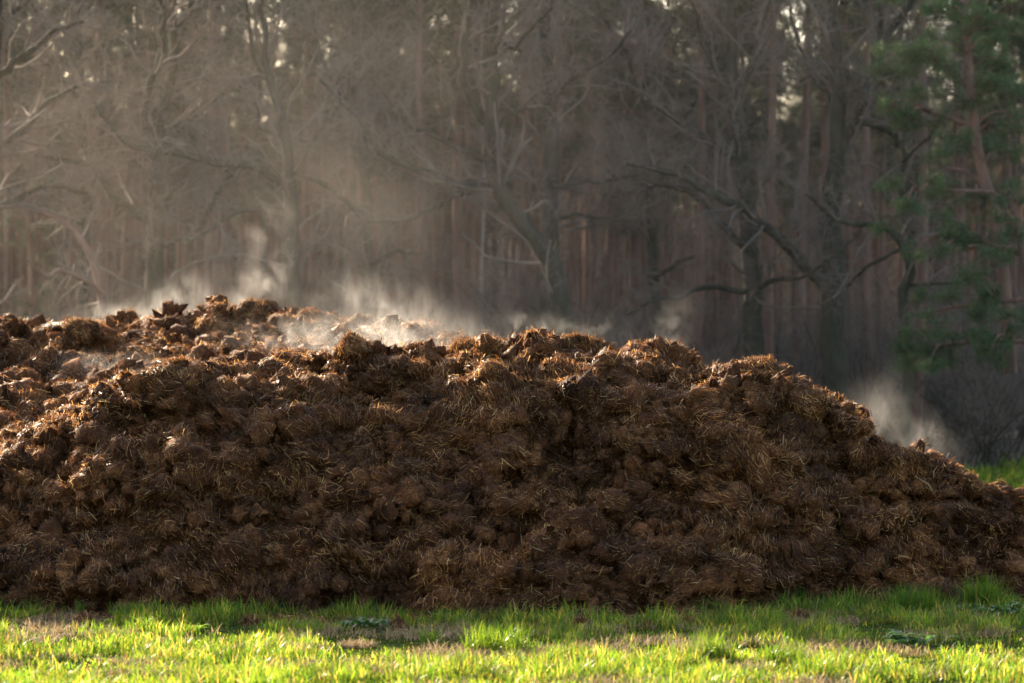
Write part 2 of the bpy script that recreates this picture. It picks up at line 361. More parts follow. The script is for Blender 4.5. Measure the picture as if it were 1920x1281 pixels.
def clod(px, py, w, h, seed, label, flat=1.0):
    """One loose lump lying on the heap: w, h in photo pixels."""
    p = on_heap(px, py); k = p[1] / F; rx, rz = w * k / 2, h * k / 2
    rg = np.random.default_rng(seed)
    nu, nv = 96, 56
    u = np.linspace(0, 2 * math.pi, nu, endpoint=False); v = np.linspace(0.02, math.pi - 0.02, nv)
    Uu, Vv = np.meshgrid(u, v)
    S = np.stack([np.sin(Vv) * np.cos(Uu), np.sin(Vv) * np.sin(Uu), np.cos(Vv)], -1).reshape(-1, 3)
    sh = S * np.array([rx, (rx + rz) / 2, rz]); q = sh + seed * 3.7
    r = 1 + 0.62 * fbm(q * 0.85 / rx, seed, 3)
    A = sh * r[:, None] * np.array([1.0, 1, 0.8]) + S * ((clods(q / (rx * 0.55), seed + 5) - 0.4) * rx * 0.42 + (clods(q / (rx * 0.22), seed + 9) - 0.4) * rx * 0.13)[:, None]
    A += S * (0.012 * fbm(q * 18, seed + 2, 2) + 0.05 * fbm(q * 6, seed + 4, 2))[:, None]
    j = np.arange(nv - 1)[:, None] * nu; c = np.arange(nu)[None]; c2 = (c + 1) % nu
    Q = np.stack([j + c, j + nu + c, j + nu + c2, j + c2], -1).reshape(-1, 4)
    root = empty('clod', (p[0], p[1], p[2] - rz * 0.30), label, 'clod', 'loose clods lying on the heap')
    link('clod_body', mesh('clod_body', A, Q, smooth=True), M_heap, root)
    idx = rg.integers(0, len(A), int(4200 * (rx / 0.12) ** 2))
    sv, sq = straw_on(A, S, idx, rg, 0.04, 0.12)
    s_ = link('straw', mesh('straw', sv, sq), M_straw, root); s_['kind'] = 'stuff'
clod(470, 588, 62, 52, 3, 'dark rounded clod on the highest point of the heap')
clod(150, 622, 92, 46, 7, 'wide dark overhanging clod on the back ridge left of the summit')
clod(576, 592, 50, 34, 5, 'small flat-topped clod on the ridge just right of the summit')
clod(652, 652, 50, 26, 13, 'rounded clod standing in bright steam below the back ridge')
clod(880, 648, 56, 34, 17, 'dark pointed clod at the middle of the front ridge')
clod(1078, 645, 62, 34, 19, 'dark clod lying on the sunlit crest, right of the pointed one')
clod(1420, 695, 56, 42, 23, 'upright clod on the crest where the heap starts to slope down')
clod(1700, 866, 70, 54, 29, 'round clod on the low shoulder beside the drifting steam')
clod(325, 705, 84, 56, 31, 'large dark clod at the left end of the front ridge above the sunlit slope')
clod(1515, 752, 76, 50, 37, 'pale straw-covered lump where the crest drops off steeply')

def spilled(px, py, w, seed, label):
    g = G(px, py); r = w * g[1] / F / 2; rg = np.random.default_rng(seed); nu, nv = 40, 24
    u = np.linspace(0, 2 * math.pi, nu, endpoint=False); v = np.linspace(0.05, math.pi - 0.05, nv); Uu, Vv = np.meshgrid(u, v)
    S = np.stack([np.sin(Vv) * np.cos(Uu), np.sin(Vv) * np.sin(Uu), np.cos(Vv)], -1).reshape(-1, 3); A = S * np.array([r, r * 0.9, r * 0.7])
    A = A * (1 + 0.4 * fbm(A * 1.2 / r + seed, seed, 3))[:, None]; j = np.arange(nv - 1)[:, None] * nu; c = np.arange(nu)[None]; c2 = (c + 1) % nu
    root = empty('clod', (g[0], g[1], r * 0.35), label, 'clod', 'small clods fallen onto the grass')
    link('clod_body', mesh('clod_body', A, np.stack([j + c, j + nu + c, j + nu + c2, j + c2], -1).reshape(-1, 4), smooth=True), M_heap, root)
    k = rg.integers(0, len(A), 260); s_ = link('straw', mesh('straw', *straw_on(A, S, k, rg, 0.03, 0.10)), M_straw, root); s_['kind'] = 'stuff'
SPL = 'small dark clod fallen from the heap onto the grass at its foot'
for i, (px, py, w) in enumerate([(155, 1172, 34), (320, 1168, 20), (470, 1172, 26), (610, 1176, 18), (745, 1180, 30), (1010, 1184, 22), (1090, 1178, 34), (1215, 1182, 20), (1290, 1176, 28), (1420, 1172, 20), (1500, 1166, 30), (1640, 1160, 22), (1775, 1158, 26)]):
    spilled(px, py, w, 300 + i, SPL)
fr = np.random.default_rng(91); n_ = 20000; fx = fr.uniform(-4.8, 4.8, n_); fy = 24.2 - np.abs(fr.normal(0, 0.55, n_)) + np.interp(fx, [1.5, 4.5], [0, 0.7])
fp = np.stack([fx, fy, 0.012 + 0.03 * fr.random(n_)], -1); fd_ = norm(fr.normal(size=(n_, 3)) * np.array([1, 1, 0.18]))
o = link('fallen_straw', mesh('fallen_straw', *straw_strips(fp, np.tile([0, 0, 1.0], (n_, 1)), fd_, 0.04 + 0.10 * fr.random(n_), 0.004 + 0.005 * fr.random(n_), 0.01 * fr.random(n_), fr.normal(size=n_) * 0.6, fr)), M_straw)
tag(o, 'loose brown straw fallen on the grass along the foot of the heap', 'straw', kind='stuff')

# ------------------------------------------------------------------ grass
def blades(pos, h, w, rg, lean=0.45, M=4):
    K = len(pos); az = rg.uniform(0, 2 * math.pi, K); ld = np.stack([np.cos(az), np.sin(az), np.zeros(K)], -1)
    fz = rg.uniform(0, 2 * math.pi, K); sd = np.stack([np.cos(fz), np.sin(fz), np.zeros(K)], -1)
    t = np.linspace(0, 1, M); ln = np.abs(rg.normal(0, lean, K)) + 0.08
    c = pos[:, None] + h[:, None, None] * (t[None, :, None] * np.array([0, 0, 1.0]) * (1 - 0.35 * np.minimum(ln, 1.4)[:, None, None] * t[None, :, None])
        + ln[:, None, None] * ld[:, None] * (t[None, :, None] ** 2))
    ww = w[:, None, None] * 0.5 * np.array([0.8, 1.0, 0.7, 0.08])[None, :M, None]
    V = np.stack([c - sd[:, None] * ww, c + sd[:, None] * ww], 2).reshape(-1, 3)
    k = np.arange(K)[:, None] * 2 * M
    q = np.concatenate([k + np.array([2 * j, 2 * j + 1, 2 * j + 3, 2 * j + 2]) for j in range(M - 1)], 1).reshape(-1, 4)
    return V, q
def lawn(n, x0, x1, y0, y1, hs, ws, rg, dens=True):
    y = y0 + (y1 - y0) * rg.random(n); x = (x0 + (x1 - x0) * rg.random(n)) * (y / y0 if not dens else 1)
    p = np.stack([x, y, np.zeros(n)], -1)
    pn = fbm(p * 1.7, 7, 3); keep = (rg.random(n) < np.clip(0.72 + 1.1 * pn, 0.12, 1)) & (H(x, y) < 0.06)
    p, pn = p[keep], pn[keep]; K = len(p)
    h = hs * (0.30 + 1.3 * rg.random(K) ** 1.8) * np.clip(1 + 1.2 * pn + 0.9 * fbm(p * 5.5, 17, 2), 0.3, 2.6); h *= 1 + 0.35 * np.clip((p[:, 1] - 21.5) / 2, 0, 1)
    return blades(p, h, ws * (0.6 + 0.8 * rg.random(K)), rg)
gv = [lawn(210000, -4.9, 4.9, 18.0, 25.3, 0.054, 0.0085, rng), lawn(70000, 3.6, 10.0, 25.3, 40, 0.08, 0.010, rng), lawn(70000, 4.5, 13.0, 39, 51, 0.07, 0.02, rng),
      lawn(30000, -14, 5, 41, 51, 0.13, 0.03, rng)]
o = link('grass', mesh('grass', *join(gv)), M_grass)
tag(o, 'short green meadow grass in front of and behind the manure heap', 'grass', kind='stuff')

th = np.random.default_rng(404); tn = 60000; ty = 18 + 7.2 * th.random(tn); tx = th.uniform(-4.9, 4.9, tn); tp = np.stack([tx, ty, 0 * tx + 0.004], -1)
tk = (fbm(tp * 1.9, 33, 3) > 0.2) & (H(tx, ty) < 0.06); tp = tp[tk]
o = link('dead_grass', mesh('dead_grass', *blades(tp, 0.05 + 0.05 * th.random(len(tp)), 0.006 + 0.004 * th.random(len(tp)), th, 1.1)), M_dry)
tag(o, 'dry beige dead grass lying in patches in the green turf', 'dead grass', kind='stuff')
def tuft(px, py, n, r, h, label, m=None, name='grass_tuft', cat='grass tuft', lean=0.55, w=0.007):
    g = G(px, py); K = n; rg = np.random.default_rng(int(px * 7 + py))
    a = rg.uniform(0, 2 * math.pi, K); q = r * np.sqrt(rg.random(K))
    p = np.stack([q * np.cos(a), q * np.sin(a) * 0.8, np.full(K, -0.005)], -1)
    o = link(name, mesh(name, *blades(p, h * (0.45 + 0.6 * rg.random(K)), w * (0.7 + 0.6 * rg.random(K)), rg, lean)), m or M_tuft)
    o.location = tuple(g); return tag(o, label, cat, 'grass tufts in front of the heap' if cat == 'grass tuft' else None)
tuft(1712, 1150, 520, 0.22, 0.30, 'dense dark green tuft at the heap foot, left one of two at the right end')
tuft(1843, 1146, 460, 0.15, 0.36, 'tall spiky dark green grass tuft against the heap at its right end')
tuft(1560, 1150, 300, 0.28, 0.13, 'low spreading grass tuft at the foot of the heap in shade')
tuft(930, 1222, 460, 0.24, 0.25, 'wide sunlit grass tuft in the middle of the shadow edge')
tuft(805, 1210, 90, 0.08, 0.17, 'small sunlit tuft of a few broad blades left of the wide tuft', w=0.010)
tuft(1335, 1240, 280, 0.16, 0.25, 'bright yellow green tuft on the shadow edge, first right of the centre')
tuft(1468, 1246, 260, 0.16, 0.21, 'bright yellow green tuft on the shadow edge with thin reddish tips')
tuft(1800, 1262, 220, 0.18, 0.13, 'low sunlit tuft near the bottom edge beneath the leafy weed')
tuft(250, 1162, 300, 0.20, 0.20, 'dark green tuft at the foot of the heap, in its narrow shadow on the left')
tuft(402, 1156, 160, 0.12, 0.16, 'thin upright grass tuft with one long blade reaching over the manure')
tuft(152, 1158, 40, 0.05, 0.19, 'few tall bluish blades bent to the right at the heap foot', w=0.011)
tuft(560, 1185, 320, 0.24, 0.14, 'shaded green tuft between heap and sunlit turf, beside the dry clump')
tuft(668, 1214, 300, 0.14, 0.09, 'small clump of dry beige stalks on the sunlit turf', M_dry, 'dry_grass_clump', 'dry grass', 0.9)

def leafy(px, py, n, r, ls, wd, label, m, name='leafy_weed', up=1.3):
    """Rosette of broad bent leaves."""
    g = G(px, py); rg = np.random.default_rng(int(px + py)); K = n; Mx = 6
    az = rg.uniform(0, 2 * math.pi, K); ld = np.stack([np.cos(az), np.sin(az), np.zeros(K)], -1); sd = np.stack([-np.sin(az), np.cos(az), np.zeros(K)], -1)
    L = ls * (0.6 + 0.6 * rg.random(K)); t = np.linspace(0, 1, Mx); e = up * (0.4 + 1.1 * rg.random(K))
    base = np.stack([rg.normal(0, r, K), rg.normal(0, r * 0.7, K), np.zeros(K)], -1)
    c = base[:, None] + L[:, None, None] * (ld[:, None] * t[None, :, None] + np.array([0, 0, 1.0]) * (e[:, None] * (t - 0.75 * t ** 2))[:, :, None])
    c[:, :, 2] += 0.01
    ww = (wd * (0.7 + 0.6 * rg.random(K)))[:, None] * np.array([0.12, 0.45, 0.95, 1.0, 0.7, 0.08])[None] * (1 + 0.15 * rg.normal(size=(K, Mx)))
    mid = c.copy(); mid[:, :, 2] -= ww * 0.18
    V = np.stack([c - sd[:, None] * ww[:, :, None] * .5, mid, c + sd[:, None] * ww[:, :, None] * .5], 2).reshape(-1, 3)
    k = np.arange(K)[:, None] * 3 * Mx
    q = np.concatenate([k + np.array([3 * j + s, 3 * j + s + 1, 3 * j + s + 4, 3 * j + s + 3]) for j in range(Mx - 1) for s in (0, 1)], 1).reshape(-1, 4)
    o = link(name, mesh(name, V, q, smooth=True), m); o.location = tuple(g)
    return tag(o, label, 'weed')
leafy(1705, 1212, 46, 0.07, 0.15, 0.045, 'broad bluish green weed rosette in the shaded grass', M_weed)
leafy(1893, 1158, 60, 0.12, 0.14, 0.05, 'leafy dark green weed beside the heap foot at the right end', M_weed, up=1.6)
leafy(1822, 1152, 26, 0.05, 0.11, 0.05, 'small pale green weed between the tall tuft and the heap foot', M_weed, up=1.5)
leafy(690, 1180, 44, 0.10, 0.12, 0.045, 'grey green weed in the shade behind the dry clump', M_weed, up=1.5)
leafy(217, 1174, 16, 0.03, 0.09, 0.04, 'single yellow green herb lit by sun at the shadow edge', M_herb, 'yellow_herb', 1.2)
leafy(362, 1185, 26, 0.06, 0.10, 0.04, 'yellow green herb with several round leaves beside the thin tuft', M_herb, 'yellow_herb', 1.0)

# ------------------------------------------------------------------ branching
def interp_poly(pl, M):
    pl = np.asarray(pl, float); d = np.r_[0, np.cumsum(np.linalg.norm(np.diff(pl[:, :3], axis=0), axis=1))]
    # Catmull-like smoothing by dense linear sampling and averaging
    s = np.linspace(0, d[-1], M); q = np.stack([np.interp(s, d, pl[:, k]) for k in range(pl.shape[1])], -1)
    for _ in range(2):
        q[1:-1] = 0.25 * q[:-2] + 0.5 * q[1:-1] + 0.25 * q[2:]
    return q
def children(Pt, Rd, n, ratio, ang, up, rg, M=5, tmin=0.2, wig=0.16, rr=0.5, lmin=0.0, ltab=None):
    """n child polylines per parent polyline (all arrays)."""
    K, m, _ = Pt.shape; seg = np.linalg.norm(np.diff(Pt, axis=1), axis=2).sum(1)
    pi = np.repeat(np.arange(K), n); N = len(pi); t = tmin + (1 - tmin) * rg.random(N) ** 0.85
    f = t * (m - 1); i0 = np.minimum(f.astype(int), m - 2); w = (f - i0)[:, None]
    st = Pt[pi, i0] * (1 - w) + Pt[pi, i0 + 1] * w; tan = norm(Pt[pi, i0 + 1] - Pt[pi, i0])
    pr = Rd[pi, i0] * (1 - w[:, 0]) + Rd[pi, i0 + 1] * w[:, 0]
    side = norm(np.cross(tan, rg.normal(size=(N, 3)))); a = ang * (0.6 + 0.8 * rg.random(N))[:, None]
    d = norm(tan * np.cos(a) + side * np.sin(a) + np.array([0, 0, up]))
    L = (seg[pi] * ratio if ltab is None else np.full(N, ltab)) * (0.45 + 0.9 * rg.random(N)) * (1.15 - 0.5 * t)
    pts = [st]; cur = st
    for k in range(M - 1):
        d = norm(d + rg.normal(size=(N, 3)) * wig * 1.6 + np.array([0, 0, up * 0.25]))
        cur = cur + d * (L / (M - 1))[:, None]; pts.append(cur)
    Pc = np.stack(pts, 1); r0 = np.maximum(pr * rr, 0.004)
    return Pc, r0[:, None] * np.linspace(1, 0.3, M)[None]

# ------------------------------------------------------------------ bare oaks, their limbs traced at their own distance
OAKN = 'bare gnarled oaks along the forest edge'
def oak(label, D, trunk, limbs, seed, dens=1.0, k2=5, depth=2.2):
    """trunk / limbs: (px, py, width in px) points of the photograph; every limb runs to its own depth."""
    rg = np.random.default_rng(seed); D = fd(D); px = F / D; depth *= K
    b = P(trunk[0][0], 880, D); root = empty('oak_tree', (b[0], D, 0), label, 'oak tree', OAKN); off = np.array([b[0], D, 0])
    def poly(pts, d0, d1, M):
        q = np.array([[*P(x, y, d0 + (d1 - d0) * i / max(1, len(pts) - 1)), w * 0.78 / px / 2] for i, (x, y, w) in enumerate(pts)])
        q = interp_poly(q, M); q[:, 0] += 0.075 * fbm(q[:, :3] * 2.2 + seed, seed, 3); q[:, 1] += 0.075 * fbm(q[:, :3] * 2.2 + seed, seed + 50, 3); q[:, 2] += 0.05 * fbm(q[:, :3] * 2.2 + seed, seed + 90, 3); return q
    t0 = trunk[0]; tr = [(t0[0] + 2, 905, t0[2] * 1.35), (t0[0] + 1, 870, t0[2] * 1.12)] + trunk if t0[1] < 860 else trunk
    T = poly(tr, D, D + rg.uniform(-.4, .4), 40)
    link('trunk', mesh('trunk', *tubes(T[None, :, :3] - off, T[None, :, 3], 12), smooth=True), M_oak, root)
    PL, RL = [T[None, 8:, :3]], [T[None, 8:, 3]]
    for l in limbs:
        e = rg.uniform(-depth, depth); Lm = poly(l, D, D + e, 32)
        link('limb', mesh('limb', *tubes(Lm[None, :, :3] - off, Lm[None, :, 3], 9), smooth=True), M_oak, root)
        PL.append(Lm[None, :, :3]); RL.append(Lm[None, :, 3])
    parts = []
    allP, allR = [], []
    for p, r in zip(PL, RL):
        ln = np.linalg.norm(np.diff(p, axis=1), axis=2).sum()
        n1 = max(4, int(ln * 2.6 / K * dens))
        c, cr = children(p, r, n1, 0, 0.95, 0.15, rg, M=7, tmin=0.12, wig=0.13, rr=0.42, ltab=2.3 * K)
        cr = np.minimum(cr, 0.024); allP.append(c); allR.append(cr)
    c1, r1 = np.concatenate(allP), np.concatenate(allR); parts.append(tubes(c1, r1, 5))
    c2, r2 = children(c1, r1, k2, 0, 0.85, 0.08, rg, M=5, tmin=0.15, wig=0.22, rr=0.5, ltab=0.95 * K); r2 = np.clip(r2, 0.0027, 0.008); parts.append(tubes(c2, r2, 3))
    c3, r3 = children(c2, r2, 13, 0, 0.8, 0.05, rg, M=3, tmin=0.1, wig=0.25, rr=0.6, ltab=0.5 * K); r3 = np.clip(r3, 0.0024, 0.004); parts.append(tubes(c3, r3, 3))
    v, q = join(parts)
    link('crown', mesh('crown', v - off, q), M_twig, root)
    return root
oak('bare oak with a fork high up, standing behind the left part of the heap', 76, [(290, 640, 46), (289, 500, 44), (288, 400, 42), (288, 300, 42), (292, 270, 44), (300, 215, 26), (318, 160, 24), (326, 80, 22), (322, 0, 20), (318, -120, 14)],
    [[(292, 275, 30), (325, 250, 24), (360, 220, 20), (400, 190, 17), (435, 160, 15), (478, 145, 11), (540, 120, 7)],
     [(290, 280, 22), (270, 230, 20), (290, 150, 17), (304, 90, 15), (302, 0, 13), (290, -90, 9)],
     [(286, 300, 22), (258, 275, 18), (232, 255, 15), (190, 240, 12), (130, 225, 9), (70, 215, 6)],
     [(289, 420, 22), (310, 385, 20), (350, 342, 17), (392, 327, 15), (440, 318, 10)],
     [(288, 430, 24), (240, 395, 24), (205, 350, 20), (180, 315, 15), (130, 300, 11), (60, 290, 7)],
     [(322, 60, 12), (360, 20, 10), (400, -20, 8), (450, -60, 6)]], 1)
oak('bare oak whose thick mossy limb crosses to the left in front of another oak', 75, [(548, 660, 34), (548, 500, 34), (547, 420, 34), (546, 350, 33), (535, 275, 28), (520, 200, 22), (500, 120, 18), (492, 40, 15), (485, -80, 10)],
    [[(547, 352, 26), (505, 324, 24), (450, 308, 22), (390, 299, 20), (325, 288, 18), (272, 282, 15), (236, 268, 12), (205, 240, 9), (180, 190, 6)],
     [(450, 312, 17), (415, 352, 16), (395, 395, 14), (380, 430, 11), (340, 450, 8), (290, 470, 5)],
     [(540, 400, 16), (500, 390, 14), (450, 395, 11), (400, 420, 8), (350, 460, 5)],
     [(546, 330, 15), (580, 280, 12), (610, 230, 10), (620, 170, 8), (650, 120, 6)],
     [(530, 262, 12), (490, 240, 11), (480, 180, 9), (490, 110, 8), (520, 60, 6)],
     [(508, 160, 12), (470, 90, 11), (462, 30, 9), (455, -50, 7)]], 2)
oak('leaning oak in the middle with a long mossy limb reaching left', 74, [(1062, 720, 44), (1060, 620, 44), (1055, 545, 44), (1035, 500, 42), (1010, 460, 40), (980, 415, 38), (950, 380, 37), (922, 345, 38), (925, 310, 36), (926, 250, 36), (922, 215, 42), (918, 120, 40), (924, 0, 34), (926, -120, 24)],
    [[(924, 342, 24), (888, 342, 24), (855, 342, 23), (805, 325, 20), (740, 307, 17), (705, 280, 14), (670, 215, 11), (640, 185, 9), (600, 150, 6)],
     [(924, 300, 15), (895, 293, 15), (860, 280, 14), (810, 255, 11), (755, 225, 9), (730, 190, 7), (700, 150, 5)],
     [(920, 352, 16), (885, 358, 16), (855, 360, 15), (825, 385, 13), (780, 400, 11), (740, 415, 8), (690, 418, 5)],
     [(926, 245, 24), (905, 225, 22), (885, 190, 20), (870, 150, 19), (867, 90, 17), (875, 40, 14), (880, -60, 10)],
     [(926, 248, 14), (943, 232, 14), (965, 215, 12), (990, 190, 9), (1030, 170, 6)],
     [(928, 90, 16), (950, 45, 16), (985, 10, 13), (1020, -40, 9)],
     [(928, 80, 12), (960, 90, 12), (1000, 55, 9), (1030, 20, 6)]], 3)
oak('upright oak directly behind the leaning one', 78, [(1030, 640, 42), (1031, 500, 42), (1032, 300, 42), (1030, 225, 38), (1025, 100, 32), (1025, 0, 28), (1024, -120, 20)],
    [[(1032, 350, 12), (1080, 345, 11), (1140, 340, 10), (1190, 325, 8), (1240, 300, 5)],
     [(1030, 240, 14), (1000, 180, 12), (985, 120, 10), (960, 60, 7)],
     [(1028, 200, 14), (1070, 150, 12), (1120, 120, 10), (1180, 60, 7)],
     [(1032, 420, 12), (1080, 400, 10), (1130, 410, 8), (1200, 395, 5)]], 4)
oak('mossy oak right of the middle with crossing limbs in front of it', 77, [(1412, 700, 54), (1412, 640, 52), (1412, 500, 48), (1405, 425, 44), (1388, 280, 38), (1375, 200, 34), (1372, 100, 30), (1370, 0, 26), (1368, -120, 18)],
    [[(1388, 300, 20), (1330, 268, 20), (1280, 230, 18), (1235, 205, 15), (1200, 178, 12), (1180, 140, 8)],
     [(1405, 470, 20), (1370, 438, 19), (1325, 385, 17), (1290, 360, 14), (1240, 345, 10), (1170, 360, 6)],
     [(1405, 548, 15), (1345, 538, 15), (1310, 540, 13), (1280, 555, 10), (1230, 560, 7), (1170, 590, 4)],
     [(1408, 548, 14), (1455, 522, 13), (1500, 520, 10), (1540, 500, 6)],
     [(1375, 210, 15), (1400, 150, 13), (1420, 80, 11), (1440, 0, 8)],
     [(1374, 180, 14), (1340, 130, 12), (1310, 60, 9), (1290, 0, 6)]], 5)
oak('thick upright oak with a forked crown, next to the green pine', 76, [(1562, 760, 62), (1562, 640, 60), (1562, 440, 56), (1570, 300, 48), (1574, 240, 44), (1568, 160, 34), (1565, 100, 30), (1560, 0, 26), (1556, -120, 18)],
    [[(1575, 262, 30), (1592, 250, 28), (1610, 220, 26), (1640, 130, 23), (1670, 50, 20), (1705, 0, 17), (1730, -60, 12)],
     [(1606, 226, 15), (1650, 240, 15), (1685, 252, 13), (1720, 236, 9), (1750, 200, 6)],
     [(1560, 570, 30), (1545, 545, 29), (1530, 525, 28), (1495, 480, 27), (1450, 435, 25), (1405, 395, 23), (1330, 360, 19), (1280, 330, 16), (1230, 312, 12), (1180, 310, 7)],
     [(1566, 210, 15), (1530, 150, 13), (1500, 90, 11), (1480, 20, 8)],
     [(1640, 130, 13), (1650, 60, 12), (1640, 0, 9), (1645, -60, 6)],
     [(1562, 470, 12), (1540, 430, 10), (1530, 385, 8), (1515, 350, 5)]], 6)
oak('slim crooked oak between the thick oak and the green pine', 73, [(1702, 760, 26), (1702, 600, 26), (1705, 500, 26), (1692, 470, 24), (1680, 450, 22), (1665, 425, 19), (1640, 420, 16), (1600, 414, 14), (1570, 412, 12), (1540, 390, 9), (1515, 360, 6)],
    [[(1704, 500, 17), (1694, 420, 16), (1692, 350, 15), (1688, 280, 13), (1700, 220, 11), (1715, 160, 8), (1720, 100, 5)],
     [(1690, 468, 12), (1670, 478, 11), (1640, 490, 10), (1610, 515, 8), (1580, 540, 5)],
     [(1692, 300, 9), (1725, 270, 8), (1760, 230, 6)],
     [(1704, 540, 10), (1740, 530, 9), (1790, 525, 7), (1850, 520, 4)]], 7)
oak('bare oak at the left edge with branches hanging over the green understorey', 74, [(-40, 640, 50), (-40, 400, 46), (-30, 200, 40), (-10, 60, 32), (0, -80, 22)],
    [[(-38, 300, 26), (30, 250, 20), (90, 190, 16), (150, 160, 12), (210, 150, 8)],
     [(-30, 160, 22), (40, 110, 17), (100, 60, 13), (160, 40, 9)],
     [(-38, 420, 20), (40, 360, 16), (110, 345, 12), (170, 360, 8)],
     [(-10, 40, 16), (60, -10, 13), (120, -60, 9)]], 8, 1.1)
oak('bare oak between the two left oaks and the middle, set further back', 84, [(690, 700, 30), (690, 500, 30), (682, 300, 26), (670, 150, 22), (664, 0, 18), (660, -100, 12)],
    [[(688, 420, 16), (640, 370, 13), (600, 340, 10), (560, 330, 6)], [(684, 330, 15), (730, 260, 12), (760, 180, 9), (800, 120, 6)],
     [(676, 220, 14), (630, 160, 12), (600, 90, 9), (580, 20, 6)], [(672, 160, 12), (720, 90, 10), (750, 10, 7)], [(690, 500, 14), (740, 470, 11), (800, 480, 7)]], 9, 1.3)
oak('bare oak seen between the middle oaks and the mossy oak, set further back', 84, [(1225, 700, 30), (1225, 500, 29), (1218, 300, 26), (1215, 150, 22), (1210, 0, 18), (1205, -100, 12)],
    [[(1224, 440, 15), (1180, 390, 13), (1150, 330, 10), (1110, 300, 6)], [(1220, 330, 15), (1265, 270, 12), (1300, 200, 9), (1320, 130, 6)],
     [(1216, 200, 14), (1180, 130, 12), (1150, 60, 9), (1120, 0, 6)], [(1213, 120, 12), (1250, 60, 10), (1290, 0, 7)], [(1225, 520, 14), (1270, 490, 11), (1320, 470, 7)]], 10, 1.3)
oak('bare oak behind the forked left oak, its trunk half hidden', 85, [(160, 700, 30), (160, 500, 28), (158, 300, 25), (150, 150, 20), (140, 0, 16), (135, -100, 10)],
    [[(160, 430, 15), (120, 380, 12), (80, 350, 9), (30, 340, 5)], [(158, 300, 15), (200, 230, 12), (230, 150, 9), (250, 70, 6)],
     [(154, 200, 14), (110, 140, 11), (80, 70, 8), (60, 0, 5)], [(146, 100, 12), (190, 40, 9), (220, -30, 6)]], 12, 1.3)

# ------------------------------------------------------------------ pines
def needle_clumps(cent, rad, n, L, w, rg):
    """n needle strips in a bottlebrush round every centre."""
    K = len(cent); c = np.repeat(cent, n, 0); N = len(c)
    d = norm(rg.normal(size=(N, 3)) + np.array([0, 0, 0.35])); p = c + rg.normal(size=(N, 3)) * np.repeat(rad, n)[:, None] * 0.5
    s = norm(np.cross(d, rg.normal(size=(N, 3)))) * w * 0.5; l = (L * (0.6 + 0.7 * rg.random(N)))[:, None]
    V = np.stack([p - s, p + s, p + d * l + s * 0.4, p + d * l - s * 0.4], 1).reshape(-1, 3)
    return V, np.arange(N * 4).reshape(-1, 4)
def pine_proto(seed, h, r):
    rg = np.random.default_rng(seed); M = 16
    z = np.linspace(-0.05, h, M); lean = rg.normal(0, 0.012, 2)
    T = np.stack([lean[0] * z + 0.10 * np.sin(z * 0.35 + seed), lean[1] * z + 0.1 * np.cos(z * 0.3 + seed), z], -1)
    rad = r * (1 - 0.75 * (z / h) ** 1.2); rad[0] *= 1.3
    root = empty('pine_tree', (0, 0, 0), '', 'pine tree')
    link('trunk', mesh('trunk', *tubes(T[None], rad[None], 8), smooth=True), M_pine, root)
    # dead stubs below the crown
    c, cr = children(T[None, 3:11], rad[None, 3:11], 26, 0, 1.45, -0.05, rg, M=4, tmin=0.05, wig=0.12, rr=0.14, ltab=1.0)
    c2, cr2 = children(c, cr, 3, 0.5, 0.8, 0, rg, M=3, rr=0.6)
    dead = [tubes(c, cr, 4), tubes(c2, cr2, 3)]
    b, br = children(T[None, 8:], rad[None, 8:], 64, 0, 1.25, 0.12, rg, M=6, tmin=0.08, wig=0.14, rr=0.28, ltab=1.9)
    b2, br2 = children(b, br, 5, 0.42, 0.8, 0.1, rg, M=4, tmin=0.35, rr=0.5)
    cent = np.concatenate([b2[:, 2:].reshape(-1, 3), b[:, -1]])
    v, q = needle_clumps(cent, np.full(len(cent), 0.16), 12, 0.20, 0.028, rg)
    two('crown', v, q, *join(dead + [tubes(b, br, 5), tubes(b2, br2, 3)]), M_needle_dull, M_twig, root)
    return root
protos = [pine_proto(40 + k, 17.5 + 1.1 * k, 0.15 + 0.012 * (k % 3)) for k in range(5)]
used = [False] * 5
def place_pine(px, D, k, s, label, group):
    D = fd(D); s *= K; b = P(px, 880, D); o = protos[k]
    if not used[k]:
        used[k] = True; o.location = (b[0], D, 0); o.rotation_euler = (0, 0, rng.uniform(0, 6.28)); o.scale = (s, s, s); o['label'] = label; o['group'] = group; return o
    return copy_tree(o, (b[0], D, 0), rng.uniform(0, 6.28), s, label, group)
SINGLE = [(402, 82, 'tall reddish pine trunk catching sun behind the left oaks'), (665, 86, 'slim pine trunk left of the thicker orange one, behind the long mossy limb'), (797, 84, 'orange brown pine trunk crossing the long mossy limb of the leaning oak'),
          (866, 88, 'slim reddish pine trunk just left of the leaning oak'), (1055, 84, 'slim reddish pine trunk beside the upright middle oak'), (1310, 82, 'reddish pine trunk left of the mossy oak'),
          (1450, 80, 'pale pine trunk standing alone between the mossy oak and the thick oak'), (1502, 84, 'slim pine trunk left of the thick oak'), (1632, 82, 'pine trunk with an orange sunlit edge right of the thick oak'),
          (1720, 80, 'stout reddish pine trunk rising behind the green pine')]
GP = 'straight reddish pines deep in the forest'
for i, (px, D, lb) in enumerate(SINGLE): place_pine(px, D, i % 5, 1.0, lb, GP)
FARL = 'thin straight reddish pine trunk deep in the hazy forest behind the bare oaks'
n = 0
for row, (D0, cnt) in enumerate(((87, 12), (93, 15), (99, 18), (106, 20), (114, 22), (122, 24), (131, 26))):
    for k in range(cnt):
        px = -120 + 2160 * (k + 0.5 + rng.uniform(-0.45, 0.45)) / cnt
        place_pine(px, D0 + rng.uniform(-3, 3), int(rng.integers(5)), rng.uniform(0.75, 1.25), FARL, GP); n += 1
